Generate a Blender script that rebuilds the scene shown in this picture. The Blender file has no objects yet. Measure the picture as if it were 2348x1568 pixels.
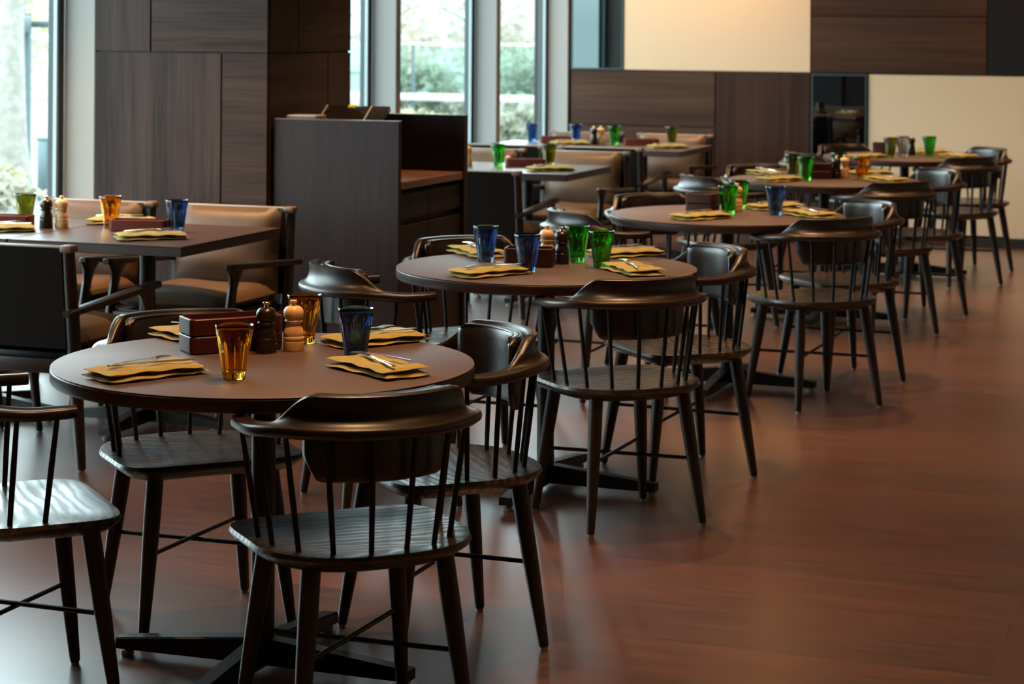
import bpy, bmesh, math, random
from mathutils import Vector, Matrix
C = bpy.context.scene.collection
PI = math.pi
rnd = random.Random(11)
D2R = math.radians

# ------------------------------------------------------------------ materials
class NT:
    def __init__(s, name):
        s.m = bpy.data.materials.new(name); s.m.use_nodes = True
        s.t = s.m.node_tree; s.t.nodes.clear()
        s.out = s.n('ShaderNodeOutputMaterial')
    def n(s, typ, **kw):
        nd = s.t.nodes.new(typ)
        for k, v in kw.items():
            if k.startswith('i_'):
                key = k[2:].replace('_', ' ')
                nd.inputs[key].default_value = v
            else: setattr(nd, k, v)
        return nd
    def l(s, a, b): s.t.links.new(a, b)
    def bsdf(s, col=None, rough=.5, metal=0., spec=.5, **kw):
        b = s.n('ShaderNodeBsdfPrincipled')
        if col is not None: b.inputs['Base Color'].default_value = (*col, 1)
        b.inputs['Roughness'].default_value = rough; b.inputs['Metallic'].default_value = metal
        b.inputs['Specular IOR Level'].default_value = spec
        for k, v in kw.items(): b.inputs[k].default_value = v
        s.l(b.outputs[0], s.out.inputs[0]); return b

def plain(name, col, rough=.5, metal=0., spec=.5, noise=0., nscale=40, bump=0., bscale=300):
    t = NT(name); b = t.bsdf(col, rough, metal, spec)
    tc = t.n('ShaderNodeTexCoord')
    if noise:
        nz = t.n('ShaderNodeTexNoise'); nz.inputs['Scale'].default_value = nscale; nz.inputs['Detail'].default_value = 5
        t.l(tc.outputs['Object'], nz.inputs['Vector'])
        rp = t.n('ShaderNodeValToRGB')
        rp.color_ramp.elements[0].position = .3; rp.color_ramp.elements[1].position = .7
        rp.color_ramp.elements[0].color = (*[c*(1-noise) for c in col], 1); rp.color_ramp.elements[1].color = (*[min(1, c*(1+noise)) for c in col], 1)
        t.l(nz.outputs[0], rp.inputs[0]); t.l(rp.outputs[0], b.inputs['Base Color'])
    if bump:
        n2 = t.n('ShaderNodeTexNoise'); n2.inputs['Scale'].default_value = bscale; n2.inputs['Detail'].default_value = 3
        t.l(tc.outputs['Object'], n2.inputs['Vector'])
        bp = t.n('ShaderNodeBump'); bp.inputs['Strength'].default_value = bump; bp.inputs['Distance'].default_value = .002
        t.l(n2.outputs[0], bp.inputs['Height']); t.l(bp.outputs[0], b.inputs['Normal'])
    return t.m

def wood(name, c1, c2, axis=0, fine=60, coarse=7, rough=.35, spec=.5, streak=.08, mixw=.5, bump=.15, random_off=True, coat=0., cathedral=0.):
    """grain runs along AXIS of the object's own coordinates"""
    t = NT(name); b = t.bsdf(c1, rough, 0, spec)
    if coat: b.inputs['Coat Weight'].default_value = coat; b.inputs['Coat Roughness'].default_value = .48
    tc = t.n('ShaderNodeTexCoord'); vec = tc.outputs['Object']
    if random_off:
        oi = t.n('ShaderNodeObjectInfo'); mu = t.n('ShaderNodeMath', operation='MULTIPLY'); mu.inputs[1].default_value = 37.
        t.l(oi.outputs['Random'], mu.inputs[0]); ad = t.n('ShaderNodeVectorMath', operation='ADD')
        t.l(vec, ad.inputs[0]); t.l(mu.outputs[0], ad.inputs[1]); vec = ad.outputs[0]
    def mapped(sc):
        mp = t.n('ShaderNodeMapping'); s = [sc]*3; s[axis] = sc*streak
        mp.inputs['Scale'].default_value = s; t.l(vec, mp.inputs['Vector']); return mp.outputs[0]
    n1 = t.n('ShaderNodeTexNoise'); n1.inputs['Scale'].default_value = 1; n1.inputs['Detail'].default_value = 4
    t.l(mapped(fine), n1.inputs['Vector'])
    n2 = t.n('ShaderNodeTexNoise'); n2.inputs['Scale'].default_value = 1; n2.inputs['Detail'].default_value = 2; n2.inputs['Distortion'].default_value = .6
    t.l(mapped(coarse), n2.inputs['Vector'])
    src2 = n2.outputs[0]
    if cathedral:
        w = t.n('ShaderNodeTexWave', wave_type='RINGS', rings_direction='SPHERICAL')
        mp = t.n('ShaderNodeMapping'); s = [1, 1, 0.]; s[axis] = .28; mp.inputs['Scale'].default_value = s
        mp.inputs['Location'].default_value = (.03, .09, 0)
        oi2 = t.n('ShaderNodeObjectInfo'); m3 = t.n('ShaderNodeMath', operation='MULTIPLY'); m3.inputs[1].default_value = .22; t.l(oi2.outputs['Random'], m3.inputs[0])
        a3 = t.n('ShaderNodeVectorMath', operation='ADD'); t.l(tc.outputs['Object'], a3.inputs[0]); t.l(m3.outputs[0], a3.inputs[1])
        t.l(a3.outputs[0], mp.inputs['Vector']); t.l(mp.outputs[0], w.inputs['Vector'])
        w.inputs['Scale'].default_value = 12; w.inputs['Distortion'].default_value = 9; w.inputs['Detail'].default_value = 3; w.inputs['Detail Scale'].default_value = .9
        mxw = t.n('ShaderNodeMix'); mxw.inputs[0].default_value = cathedral
        t.l(n2.outputs[0], mxw.inputs[2]); t.l(w.outputs[1], mxw.inputs[3]); src2 = mxw.outputs[0]
    mx = t.n('ShaderNodeMix'); mx.inputs[0].default_value = mixw
    t.l(n1.outputs[0], mx.inputs[2]); t.l(src2, mx.inputs[3])
    rp = t.n('ShaderNodeValToRGB'); e = rp.color_ramp.elements
    e[0].position = .36; e[0].color = (*c1, 1); e[1].position = .66; e[1].color = (*c2, 1)
    t.l(mx.outputs[0], rp.inputs[0]); t.l(rp.outputs[0], b.inputs['Base Color'])
    if cathedral:
        rr_ = t.n('ShaderNodeMapRange'); rr_.inputs['To Min'].default_value = .40; rr_.inputs['To Max'].default_value = .27
        t.l(mx.outputs[0], rr_.inputs[0]); rr_.inputs['From Min'].default_value = .35; rr_.inputs['From Max'].default_value = .6; t.l(rr_.outputs[0], b.inputs['Roughness'])
    if bump:
        bp = t.n('ShaderNodeBump'); bp.inputs['Strength'].default_value = bump; bp.inputs['Distance'].default_value = .001
        t.l(mx.outputs[0], bp.inputs['Height']); t.l(bp.outputs[0], b.inputs['Normal'])
    return t.m

def floor_mat():
    t = NT('floor_planks'); b = t.bsdf((.2, .07, .03), .3, 0, .5, IOR=2.0)
    tc = t.n('ShaderNodeTexCoord')
    br = t.n('ShaderNodeTexBrick'); br.offset = .37; br.offset_frequency = 2
    br.inputs['Scale'].default_value = 1; br.inputs['Brick Width'].default_value = 1.9; br.inputs['Row Height'].default_value = .155
    br.inputs['Mortar Size'].default_value = .0016; br.inputs['Mortar Smooth'].default_value = .2; br.inputs['Bias'].default_value = 0.
    br.inputs['Color1'].default_value = (.0, .0, .0, 1); br.inputs['Color2'].default_value = (1, 1, 1, 1); br.inputs['Mortar'].default_value = (.5, .5, .5, 1)
    t.l(tc.outputs['Object'], br.inputs['Vector'])
    def nz(sx, sy, det, dist=0.):
        mp = t.n('ShaderNodeMapping'); mp.inputs['Scale'].default_value = (sx, sy, 1)
        ad = t.n('ShaderNodeVectorMath', operation='ADD'); sc = t.n('ShaderNodeVectorMath', operation='SCALE'); sc.inputs['Scale'].default_value = 9.
        t.l(br.outputs['Color'], sc.inputs[0]); t.l(tc.outputs['Object'], ad.inputs[0]); t.l(sc.outputs[0], ad.inputs[1])
        t.l(ad.outputs[0], mp.inputs['Vector'])
        n = t.n('ShaderNodeTexNoise'); n.inputs['Scale'].default_value = 1; n.inputs['Detail'].default_value = det; n.inputs['Distortion'].default_value = dist
        t.l(mp.outputs[0], n.inputs['Vector']); return n.outputs[0]
    g1 = nz(7, 190, 5); g2 = nz(2.2, 30, 4, .8)
    mx = t.n('ShaderNodeMix'); mx.inputs[0].default_value = .5; t.l(g1, mx.inputs[2]); t.l(g2, mx.inputs[3])
    rp = t.n('ShaderNodeValToRGB'); e = rp.color_ramp.elements
    e[0].position = .3; e[0].color = (.036, .0094, .0034, 1); e[1].position = .7; e[1].color = (.130, .0365, .0122, 1)
    t.l(mx.outputs[0], rp.inputs[0])
    hv = t.n('ShaderNodeHueSaturation'); mr = t.n('ShaderNodeMapRange'); mr.inputs['To Min'].default_value = .80; mr.inputs['To Max'].default_value = 1.16
    t.l(br.outputs['Color'], mr.inputs[0]); t.l(mr.outputs[0], hv.inputs['Value']); t.l(rp.outputs[0], hv.inputs['Color'])
    m2 = t.n('ShaderNodeMix', data_type='RGBA'); t.l(br.outputs['Fac'], m2.inputs[0]); t.l(hv.outputs[0], m2.inputs[6]); m2.inputs[7].default_value = (.028, .009, .004, 1)
    t.l(m2.outputs[2], b.inputs['Base Color'])
    r2 = t.n('ShaderNodeMapRange'); r2.inputs['To Min'].default_value = .28; r2.inputs['To Max'].default_value = .40
    b.inputs['Coat Weight'].default_value = .6; b.inputs['Coat Roughness'].default_value = .34; b.inputs['Coat IOR'].default_value = 1.7
    t.l(mx.outputs[0], r2.inputs[0]); t.l(r2.outputs[0], b.inputs['Roughness'])
    sub = t.n('ShaderNodeMath', operation='SUBTRACT'); t.l(mx.outputs[0], sub.inputs[0]); t.l(br.outputs['Fac'], sub.inputs[1])
    bp = t.n('ShaderNodeBump'); bp.inputs['Strength'].default_value = .25; bp.inputs['Distance'].default_value = .001
    t.l(sub.outputs[0], bp.inputs['Height']); t.l(bp.outputs[0], b.inputs['Normal'])
    return t.m

def glass_mat(name, col, rough=.02):
    t = NT(name); b = t.bsdf(col, rough, 0, .5); b.inputs['Transmission Weight'].default_value = 1; b.inputs['IOR'].default_value = 1.48
    return t.m

def pane_mat(name, tint=(.93, .98, .97)):
    t = NT(name); tr = t.n('ShaderNodeBsdfTransparent'); tr.inputs[0].default_value = (*tint, 1)
    gl = t.n('ShaderNodeBsdfGlossy'); gl.inputs['Roughness'].default_value = .0
    lw = t.n('ShaderNodeLayerWeight'); lw.inputs['Blend'].default_value = .5
    pw = t.n('ShaderNodeMath', operation='POWER'); pw.inputs[1].default_value = 5.; t.l(lw.outputs['Facing'], pw.inputs[0])
    fr = t.n('ShaderNodeMath', operation='MULTIPLY_ADD'); fr.inputs[1].default_value = .5; fr.inputs[2].default_value = .025; t.l(pw.outputs[0], fr.inputs[0])
    mx = t.n('ShaderNodeMixShader'); t.l(fr.outputs[0], mx.inputs[0]); t.l(tr.outputs[0], mx.inputs[1]); t.l(gl.outputs[0], mx.inputs[2])
    t.l(mx.outputs[0], t.out.inputs[0]); return t.m

def leaf_mat(name, c1, c2):
    t = NT(name); b = t.bsdf(c1, .5, 0, .3)
    oi = t.n('ShaderNodeTexCoord'); n = t.n('ShaderNodeTexNoise'); n.inputs['Scale'].default_value = 3.5; n.inputs['Detail'].default_value = 3
    t.l(oi.outputs['Object'], n.inputs['Vector']); rp = t.n('ShaderNodeValToRGB'); e = rp.color_ramp.elements
    e[0].position = .35; e[0].color = (*c1, 1); e[1].position = .65; e[1].color = (*c2, 1)
    t.l(n.outputs[0], rp.inputs[0])
    tl = t.n('ShaderNodeBsdfTranslucent'); t.l(rp.outputs[0], b.inputs['Base Color']); t.l(rp.outputs[0], tl.inputs[0])
    mx = t.n('ShaderNodeMixShader'); mx.inputs[0].default_value = .4; t.l(b.outputs[0], mx.inputs[1]); t.l(tl.outputs[0], mx.inputs[2]); t.l(mx.outputs[0], t.out.inputs[0])
    return t.m

M = {}
M['floor'] = floor_mat()
M['chair'] = wood('chair_walnut', (.0085, .0042, .0026), (.023, .0110, .0062), axis=0, fine=120, coarse=18, rough=.36, bump=.1)
M['leg'] = wood('chair_leg_walnut', (.0095, .0045, .0028), (.022, .0105, .0062), axis=2, fine=120, coarse=18, spec=.35, rough=.42, bump=.1)
M['seat'] = wood('chair_seat_walnut', (.008, .0050, .0038), (.040, .024, .0165), axis=0, fine=70, coarse=9, rough=.3, mixw=.72, bump=.03, cathedral=.42)
M['spindle'] = plain('spindle_black', (.0042, .0028, .0022), .45, spec=.3)
M['top'] = wood('tabletop_veneer', (.046, .0180, .0125), (.070, .0285, .0200), axis=0, fine=90, coarse=8, rough=.54, spec=1., bump=.05, streak=.05)
M['rim'] = wood('tabletop_edge', (.030, .0135, .0095), (.046, .021, .0145), axis=2, fine=90, coarse=8, rough=.42, bump=.05)
M['sqtop'] = wood('square_top_veneer', (.044, .0175, .0135), (.068, .0280, .0215), axis=0, fine=90, coarse=8, rough=.34, spec=1., bump=.05, streak=.05)
M['steel'] = plain('black_powder_coat', (.0075, .0065, .006), .38, .3)
M['glide'] = plain('glide_plastic', (.25, .22, .18), .4)
M['pad'] = plain('black_leather', (.0125, .0075, .0052), .30, spec=.6, bump=.18, bscale=420)
M['tan'] = plain('tan_leather', (.105, .062, .034), .45, spec=.35, noise=.18, nscale=9, bump=.25, bscale=260)
M['cap'] = plain('pale_post_cap', (.16, .10, .07), .45)  # paler than the rear post under it
M['backpanel'] = plain('dark_back_panel', (.0075, .0048, .0038), .7, spec=.08, noise=.12, nscale=200)
M['armwood'] = wood('armchair_wood', (.0095, .0047, .0031), (.024, .0115, .0072), axis=1, fine=120, coarse=18, rough=.36, bump=.1)
M['lamv'] = wood('pillar_laminate_upright', (.0185, .0115, .0098), (.056, .0350, .0305), axis=2, fine=110, coarse=13, rough=.42, streak=.03, mixw=.55, bump=.05, spec=.12)
M['lamh'] = wood('pillar_laminate_level', (.0200, .0115, .0088), (.056, .0335, .0268), axis=0, fine=110, coarse=13, rough=.42, streak=.03, mixw=.55, bump=.05, spec=.12)
M['lamhy'] = wood('pillar_laminate_side', (.0200, .0115, .0088), (.056, .0335, .0268), axis=1, fine=110, coarse=13, rough=.42, streak=.03, mixw=.55, bump=.05, spec=.12)
M['walnutv'] = wood('wall_panel_upright', (.027, .0112, .0066), (.056, .0250, .0150), axis=2, spec=.12, fine=40, coarse=10, rough=.42, streak=.03, mixw=.55, bump=.05)
M['walnuth'] = wood('wall_panel_level', (.038, .0165, .0095), (.078, .0375, .0215), axis=0, spec=.12, fine=40, coarse=10, rough=.42, streak=.03, mixw=.55, bump=.05)
M['cab'] = wood('cabinet_oak', (.0135, .0080, .0078), (.0265, .0165, .0160), axis=2, fine=80, coarse=12, spec=.25, rough=.5, streak=.05, bump=.12)
M['cabhighlight'] = plain('cabinet_edge_highlight', (.12, .085, .07), .4)
M['counter'] = wood('counter_top', (.11, .055, .035), (.16, .085, .055), axis=1, fine=70, coarse=9, rough=.3, bump=.05)
M['gap'] = plain('shadow_gap_black', (.006, .005, .005), .6)
M['fin'] = plain('white_painted_fin', (.335, .325, .305), .5, spec=.2)
M['frame'] = plain('dark_window_frame', (.028, .040, .042), .4, .2)
M['frame2'] = plain('grey_window_bead', (.30, .36, .37), .35, .4)
M['pane'] = pane_mat('window_pane')
M['cream'] = plain('cream_wall_fabric', (.64, .49, .335), .8, spec=.2, noise=.03, nscale=220, bump=.12, bscale=600)
M['paint'] = plain('wall_paint', (.34, .27, .20), .7)
M['ceil'] = plain('ceiling_paint', (.30, .26, .22), .8)
M['skirt'] = plain('skirting_black', (.016, .011, .009), .45)
M['mirror'] = plain('smoked_mirror', (.10, .125, .13), .015, 1.)
M['dmirror'] = plain('dark_smoked_mirror', (.24, .245, .25), .02, 1.)
M['darkpanel'] = plain('dark_glossy_panel', (.012, .0105, .012), .3)
M['amber'] = glass_mat('amber_glass', (.80, .41, .045))
M['blue'] = glass_mat('blue_glass', (.075, .215, .42))
M['green'] = glass_mat('green_glass', (.07, .50, .05))
M['olive'] = glass_mat('olive_glass', (.30, .30, .05))
M['smoke'] = glass_mat('smoky_glass', (.55, .50, .46))
M['redwood'] = wood('red_brown_box_wood', (.050, .0085, .0042), (.085, .0155, .0075), axis=0, fine=90, coarse=12, spec=.3, rough=.36, bump=.08)
M['darkbox'] = wood('dark_box_wood', (.034, .0095, .0055), (.060, .018, .010), axis=0, fine=90, coarse=12, spec=.2, rough=.42, bump=.08)
M['brick'] = wood('russet_box_wood', (.120, .022, .013), (.17, .034, .020), axis=0, fine=90, coarse=12, spec=.2, rough=.5, bump=.08)
M['beech'] = wood('pale_beech', (.72, .42, .17), (.84, .53, .25), axis=2, fine=60, coarse=20, rough=.38, bump=.03)
M['choc'] = wood('dark_chocolate_beech', (.013, .0065, .0045), (.026, .013, .008), axis=2, fine=60, coarse=20, rough=.25, bump=.02)
M['brass'] = plain('copper_knob', (.75, .45, .28), .25, 1.)
M['napkin'] = plain('mustard_linen', (.34, .265, .058), .85, noise=.12, nscale=60, bump=.5, bscale=700)
M['cutlery'] = plain('polished_cutlery', (.86, .84, .82), .24, 1.)
M['screen'] = plain('dark_screen', (.016, .012, .010), .12)
M['bezel'] = plain('pale_bezel', (.45, .42, .40), .3)
M['yellow'] = plain('yellow_tag', (.80, .68, .03), .6)
M['greybox'] = plain('grey_plastic', (.06, .06, .065), .5)
M['paving'] = plain('pale_paving', (.36, .35, .32), .8, noise=.06, nscale=2)
M['facade'] = plain('pale_facade', (.37, .345, .325), .7)
M['facglass'] = plain('facade_glazing', (.42, .52, .54), .2)
M['rail'] = plain('white_rail', (.5, .5, .48), .4)
M['railglass'] = pane_mat('balustrade_glass', (.80, .93, .90))
M['leafa'] = leaf_mat('leaf_grey_green', (.40, .37, .30), (.62, .58, .48))
M['leafb'] = leaf_mat('leaf_dark_green', (.27, .29, .23), (.48, .48, .38))
M['leafc'] = leaf_mat('leaf_yellow_green', (.40, .38, .22), (.58, .55, .35))
M['bark'] = plain('pale_bark', (.28, .265, .23), .8, noise=.25, nscale=14)
M['barkd'] = plain('dark_bark', (.12, .11, .09), .8, noise=.25, nscale=14)
M['slate'] = plain('slate_metal', (.085, .125, .14), .5, .3)
M['cushcap'] = plain('pale_seam', (.30, .27, .24), .5)

# ------------------------------------------------------------------ mesh helpers
def finish(bm, ang=35):
    bmesh.ops.recalc_face_normals(bm, faces=bm.faces)
    lim = D2R(ang)
    for f in bm.faces: f.smooth = True
    for e in bm.edges:
        e.smooth = not (len(e.link_faces) == 2 and e.calc_face_angle(0) > lim)

def obj(name, bm, mat, parent=None, ang=35, loc=None, rot=None):
    finish(bm, ang)
    me = bpy.data.meshes.new(name); bm.to_mesh(me); bm.free()
    o = bpy.data.objects.new(name, me); C.objects.link(o)
    for m in (mat if isinstance(mat, (list, tuple)) else [mat]): me.materials.append(m)
    if parent is not None: o.parent = parent
    if loc is not None: o.location = loc
    if rot is not None: o.rotation_euler = rot
    return o

def tag(o, label=None, cat=None, group=None, kind=None):
    if label: o['label'] = label
    if cat: o['category'] = cat
    if group: o['group'] = group
    if kind: o['kind'] = kind
    return o

def thing(name, loc=(0, 0, 0), rz=0., label=None, cat=None, group=None, kind=None):
    o = bpy.data.objects.new(name, None); C.objects.link(o); o.location = loc; o.rotation_euler = (0, 0, rz)
    o.empty_display_size = .1
    return tag(o, label, cat, group, kind)

def dup(root, loc, rz, label=None, group=None, scale=None):
    r = root.copy(); C.objects.link(r); r.location = loc; r.rotation_euler = (0, 0, rz)
    if label: r['label'] = label
    if group: r['group'] = group
    if scale: r.scale = scale
    for ch in list(root.children):
        c = ch.copy(); C.objects.link(c); c.parent = r
        for g in list(ch.children):
            d = g.copy(); C.objects.link(d); d.parent = c
    return r

def box(bm, x0, x1, y0, y1, z0, z1, bev=0., seg=2, mtx=None, mi=0):
    vs = [bm.verts.new((x, y, z)) for x in (x0, x1) for y in (y0, y1) for z in (z0, z1)]
    F = [(0, 1, 3, 2), (4, 6, 7, 5), (0, 4, 5, 1), (2, 3, 7, 6), (0, 2, 6, 4), (1, 5, 7, 3)]
    fs = [bm.faces.new([vs[i] for i in f]) for f in F]
    for f in fs: f.material_index = mi
    if mtx is not None:
        for v in vs: v.co = mtx @ v.co
    if bev:
        es = list({e for f in fs for e in f.edges})
        bmesh.ops.bevel(bm, geom=es, offset=bev, segments=seg, affect='EDGES', profile=.5)
    return bm

def loft(bm, rings, closed=False, caps=True, mi=0):
    R = [[bm.verts.new(p) for p in r] for r in rings]
    n = len(R[0]); m = len(R)
    for i in range(m if closed else m-1):
        a, b = R[i], R[(i+1) % m]
        for j in range(n):
            k = (j+1) % n
            f = bm.faces.new((a[j], a[k], b[k], b[j])); f.material_index = mi
    if caps and not closed:
        f = bm.faces.new(R[0][::-1]); f.material_index = mi
        f = bm.faces.new(R[-1]); f.material_index = mi
    return bm

def tube(bm, pts, rad, n=10, flat=1., up=Vector((0, 0, 1)), mi=0):
    pts = [Vector(p) for p in pts]
    if not isinstance(rad, (list, tuple)): rad = [rad]*len(pts)
    rings = []
    for i, p in enumerate(pts):
        d = (pts[min(i+1, len(pts)-1)]-pts[max(i-1, 0)]).normalized()
        u = up if abs(d.dot(up)) < .95 else Vector((1, 0, 0))
        a = d.cross(u).normalized(); b = a.cross(d).normalized()
        rings.append([p+a*math.cos(2*PI*k/n)*rad[i]+b*math.sin(2*PI*k/n)*rad[i]*flat for k in range(n)])
    return loft(bm, rings, mi=mi)

def lathe(bm, prof, n=32, cx=0, cy=0, mod=None, mi=0, capb=True, capt=True):
    rings = []
    for i, (r, z) in enumerate(prof):
        ring = []
        for k in range(n):
            a = 2*PI*k/n; rr = r*(mod(a, z, i) if mod else 1)
            ring.append((cx+rr*math.cos(a), cy+rr*math.sin(a), z))
        rings.append(ring)
    R = [[bm.verts.new(p) for p in r] for r in rings]
    for i in range(len(R)-1):
        for j in range(n):
            k = (j+1) % n
            f = bm.faces.new((R[i][j], R[i][k], R[i+1][k], R[i+1][j])); f.material_index = mi
    if capb: bm.faces.new(R[0][::-1]).material_index = mi
    if capt: bm.faces.new(R[-1]).material_index = mi
    return bm

def B(): return bmesh.new()
def sm(a, b, x):
    t = max(0., min(1., (x-a)/(b-a))); return t*t*(3-2*t)

# ------------------------------------------------------------------ setting
FY = 15.45            # back wall
bm = B(); box(bm, -5.45, 3.2, -3.2, FY+.25, -.12, 0)
tag(obj('floor', bm, M['floor']), 'reddish brown wooden plank floor with a satin sheen', 'floor', kind='structure')
bm = B(); box(bm, -5.45, 3.2, -3.2, FY+.25, 2.9, 3.05)
tag(obj('ceiling', bm, M['ceil']), 'plain ceiling above the dining room', 'ceiling', kind='structure')
bm = B(); box(bm, 3.0, 3.2, -3.2, FY+.25, 0, 2.9)
tag(obj('wall_right', bm, M['paint']), 'plain wall on the far side of the aisle', 'wall', kind='structure')
bm = B(); box(bm, -5.45, 3.2, -3.2, -3.0, 0, 2.9)
tag(obj('wall_front', bm, M['paint']), 'plain wall behind the viewer', 'wall', kind='structure')

# back wall with its cladding panels
wb = thing('wall_back', (0, FY, 0), label='back wall clad in cream fabric and walnut panels', cat='wall', kind='structure')
bm = B(); box(bm, -5.45, 3.2, .02, .25, 0, 2.9); obj('wall_core', bm, M['gap'], wb)
def wpanel(name, x0, x1, z0, z1, mat, y=0., label=None):
    bm = B(); g = .0045; box(bm, x0+g, x1-g, y, .03, z0+g, z1-g, .002, 1)
    o = obj(name, bm, mat, wb)
    if label: o['label'] = label
    return o
wpanel('cream_panel', -4.743, -3.338, 1.20, 2.9, M['cream'])
wpanel('cream_panel', -2.925, 3.0, .062, 1.20, M['cream'], y=.006)
wpanel('wood_panel', -5.156, -4.041, .79, 1.20, M['walnuth'])
wpanel('wood_panel', -5.156, -4.041, .06, .79, M['walnuth'])
wpanel('wood_panel', -4.041, -3.338, .06, 1.20, M['walnutv'])
wpanel('wood_panel', -3.338, -2.089, 1.20, 1.607, M['walnuth'])
wpanel('wood_panel', -3.338, -2.089, 1.607, 2.9, M['walnuth'])
wpanel('dark_panel', -2.089, 3.0, 1.20, 2.9, M['darkpanel'], label='near-black glossy panel')
bm = B(); box(bm, -3.338, -2.925, .006, .02, .06, 1.195); obj('mirror_backing', bm, M['gap'], wb)
def mirror(x0, x1, z0, z1, mat, label):
    t = thing('wall_mirror', ((x0+x1)/2, FY, z0), label=label, cat='mirror')
    w = (x1-x0)/2; h = z1-z0
    bm = B(); box(bm, -w+.012, w-.012, -.004, .004, .012, h-.012); obj('mirror_glass', bm, mat, t)
    bm = B()
    for a, b_, c, d in ((-w, -w+.012, 0, h), (w-.012, w, 0, h), (-w+.012, w-.012, 0, .012), (-w+.012, w-.012, h-.012, h)):
        box(bm, a, b_, -.008, .005, c, d)
    obj('mirror_frame', bm, M['frame'], t); return t
mirror(-5.15, -4.745, 1.203, 2.88, M['mirror'], 'tall narrow mirror in the window corner above the walnut panel')
mirror(-3.332, -2.931, .07, 1.195, M['dmirror'], 'dark smoked mirror set low between walnut and cream panels')
bm = B(); box(bm, -5.17, 3.0, FY-.012, FY-.0005, 0, .06, .002, 1)
tag(obj('baseboard_back', bm, M['skirt']), 'black baseboard along the back wall', 'baseboard', kind='structure')

# window wall
wl = thing('wall_left', (0, 0, 0), label='glazed wall on the garden side, its header and sill', cat='wall', kind='structure')
WY = 5.171           # the glazing starts here; nearer the viewer the wall is solid
bm = B(); box(bm, -5.45, -5.17, WY, FY, 2.72, 2.9); obj('header', bm, M['fin'], wl)
bm = B(); box(bm, -5.45, -5.33, WY, FY, 0, .07, .004, 1); obj('sill', bm, M['frame'], wl)
bm = B(); box(bm, -5.45, -5.17, -3.0, WY-.002, 0, 2.9); obj('solid_wall', bm, M['paint'], wl)
fins = [8.665+1.747*k for k in range(-6, 5)]
k = 0
for i, y in enumerate(fins):
    if y < WY-.01 or y > 15.7: continue
    k += 1
    y0 = y if y < 15.4 else FY-.02
    y1 = min(y+.075, FY-.002)
    bm = B(); box(bm, -5.33, -5.17, y0, y1, .0, 2.72, .003, 1)
    tag(obj('trim_%d' % k, bm, M['fin']), 'white upright fin between two tall windows, %s along the glazed wall' % (['', 'first', 'second', 'third', 'fourth', 'fifth', 'sixth', 'seventh', 'eighth', 'ninth', 'tenth', 'eleventh', 'twelfth'][k]), 'window fin', kind='structure')
ys = [y for y in fins if WY-.01 < y < 15.2] + [FY-.01]
ords = ['', 'first', 'second', 'third', 'fourth', 'fifth', 'sixth', 'seventh', 'eighth', 'ninth', 'tenth', 'eleventh', 'twelfth']
for i in range(len(ys)-1):
    a, b_ = ys[i], ys[i+1]
    a += .075
    w = thing('window_%d' % (i+1), (-5.36, (a+b_)/2, .07), label='tall window in a dark frame, %s bay of the glazed wall' % ords[i+1], cat='window', kind='structure')
    h = (b_-a)/2; H = 2.65
    bm = B()
    box(bm, -.035, .03, -h, -h+.035, 0, H, .003, 1); box(bm, -.035, .03, h-.035, h, 0, H, .003, 1)
    box(bm, -.035, .03, -h+.035, h-.035, 0, .04); box(bm, -.035, .03, -h+.035, h-.035, H-.04, H)
    obj('window_frame', bm, M['frame'], w)
    bm = B(); box(bm, .008, .026, h-.058, h-.037, .04, H-.04); box(bm, .008, .026, -h+.037, -h+.058, .04, H-.04); obj('glazing_bead', bm, M['frame2'], w)
    bm = B(); box(bm, -.006, .0, -h+.03, h-.03, .03, H-.03); obj('window_pane', bm, M['pane'], w)

# clad pillar
pl = thing('pillar', (0, 0, 0), label='square pillar clad in streaked grey-brown laminate panels by the windows', cat='pillar', kind='structure')
PX0, PX1, PY0, PY1 = -5.166, -4.292, 8.655, 9.543
PXc, PYc = PX0, PY1
bm = B(); box(bm, PX0+.012, PX1-.012, PY0+.012, PY1-.005, 0, 2.9); obj('pillar_core', bm, M['gap'], pl)
def fpanel(x0, x1, z0, z1, mat):
    g = .0035; bm = B(); box(bm, x0+g, x1-g, PY0, PY0+.02, z0+g, z1-g, .0015, 1); obj('cladding_panel', bm, mat, pl)
def spanel(y0, y1, z0, z1, mat):
    g = .0035; bm = B(); box(bm, PX1-.02, PX1, y0+g, y1-g, z0+g, z1-g, .0015, 1); obj('cladding_panel', bm, mat, pl)
fpanel(PX0, -4.878, 1.402, 2.9, M['lamv']); fpanel(-4.878, PX1, 1.402, 2.9, M['lamh'])
fpanel(PX0, -4.521, .0, 1.402, M['lamv']); fpanel(-4.521, PX1, .0, 1.402, M['lamh'])
spanel(PY0+.02, 8.96, 1.402, 2.9, M['lamv']); spanel(8.96, PY1, 1.402, 2.9, M['lamhy'])
spanel(PY0+.02, 9.283, .0, 1.402, M['lamhy']); spanel(9.283, PY1, .0, 1.402, M['lamv'])

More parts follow.
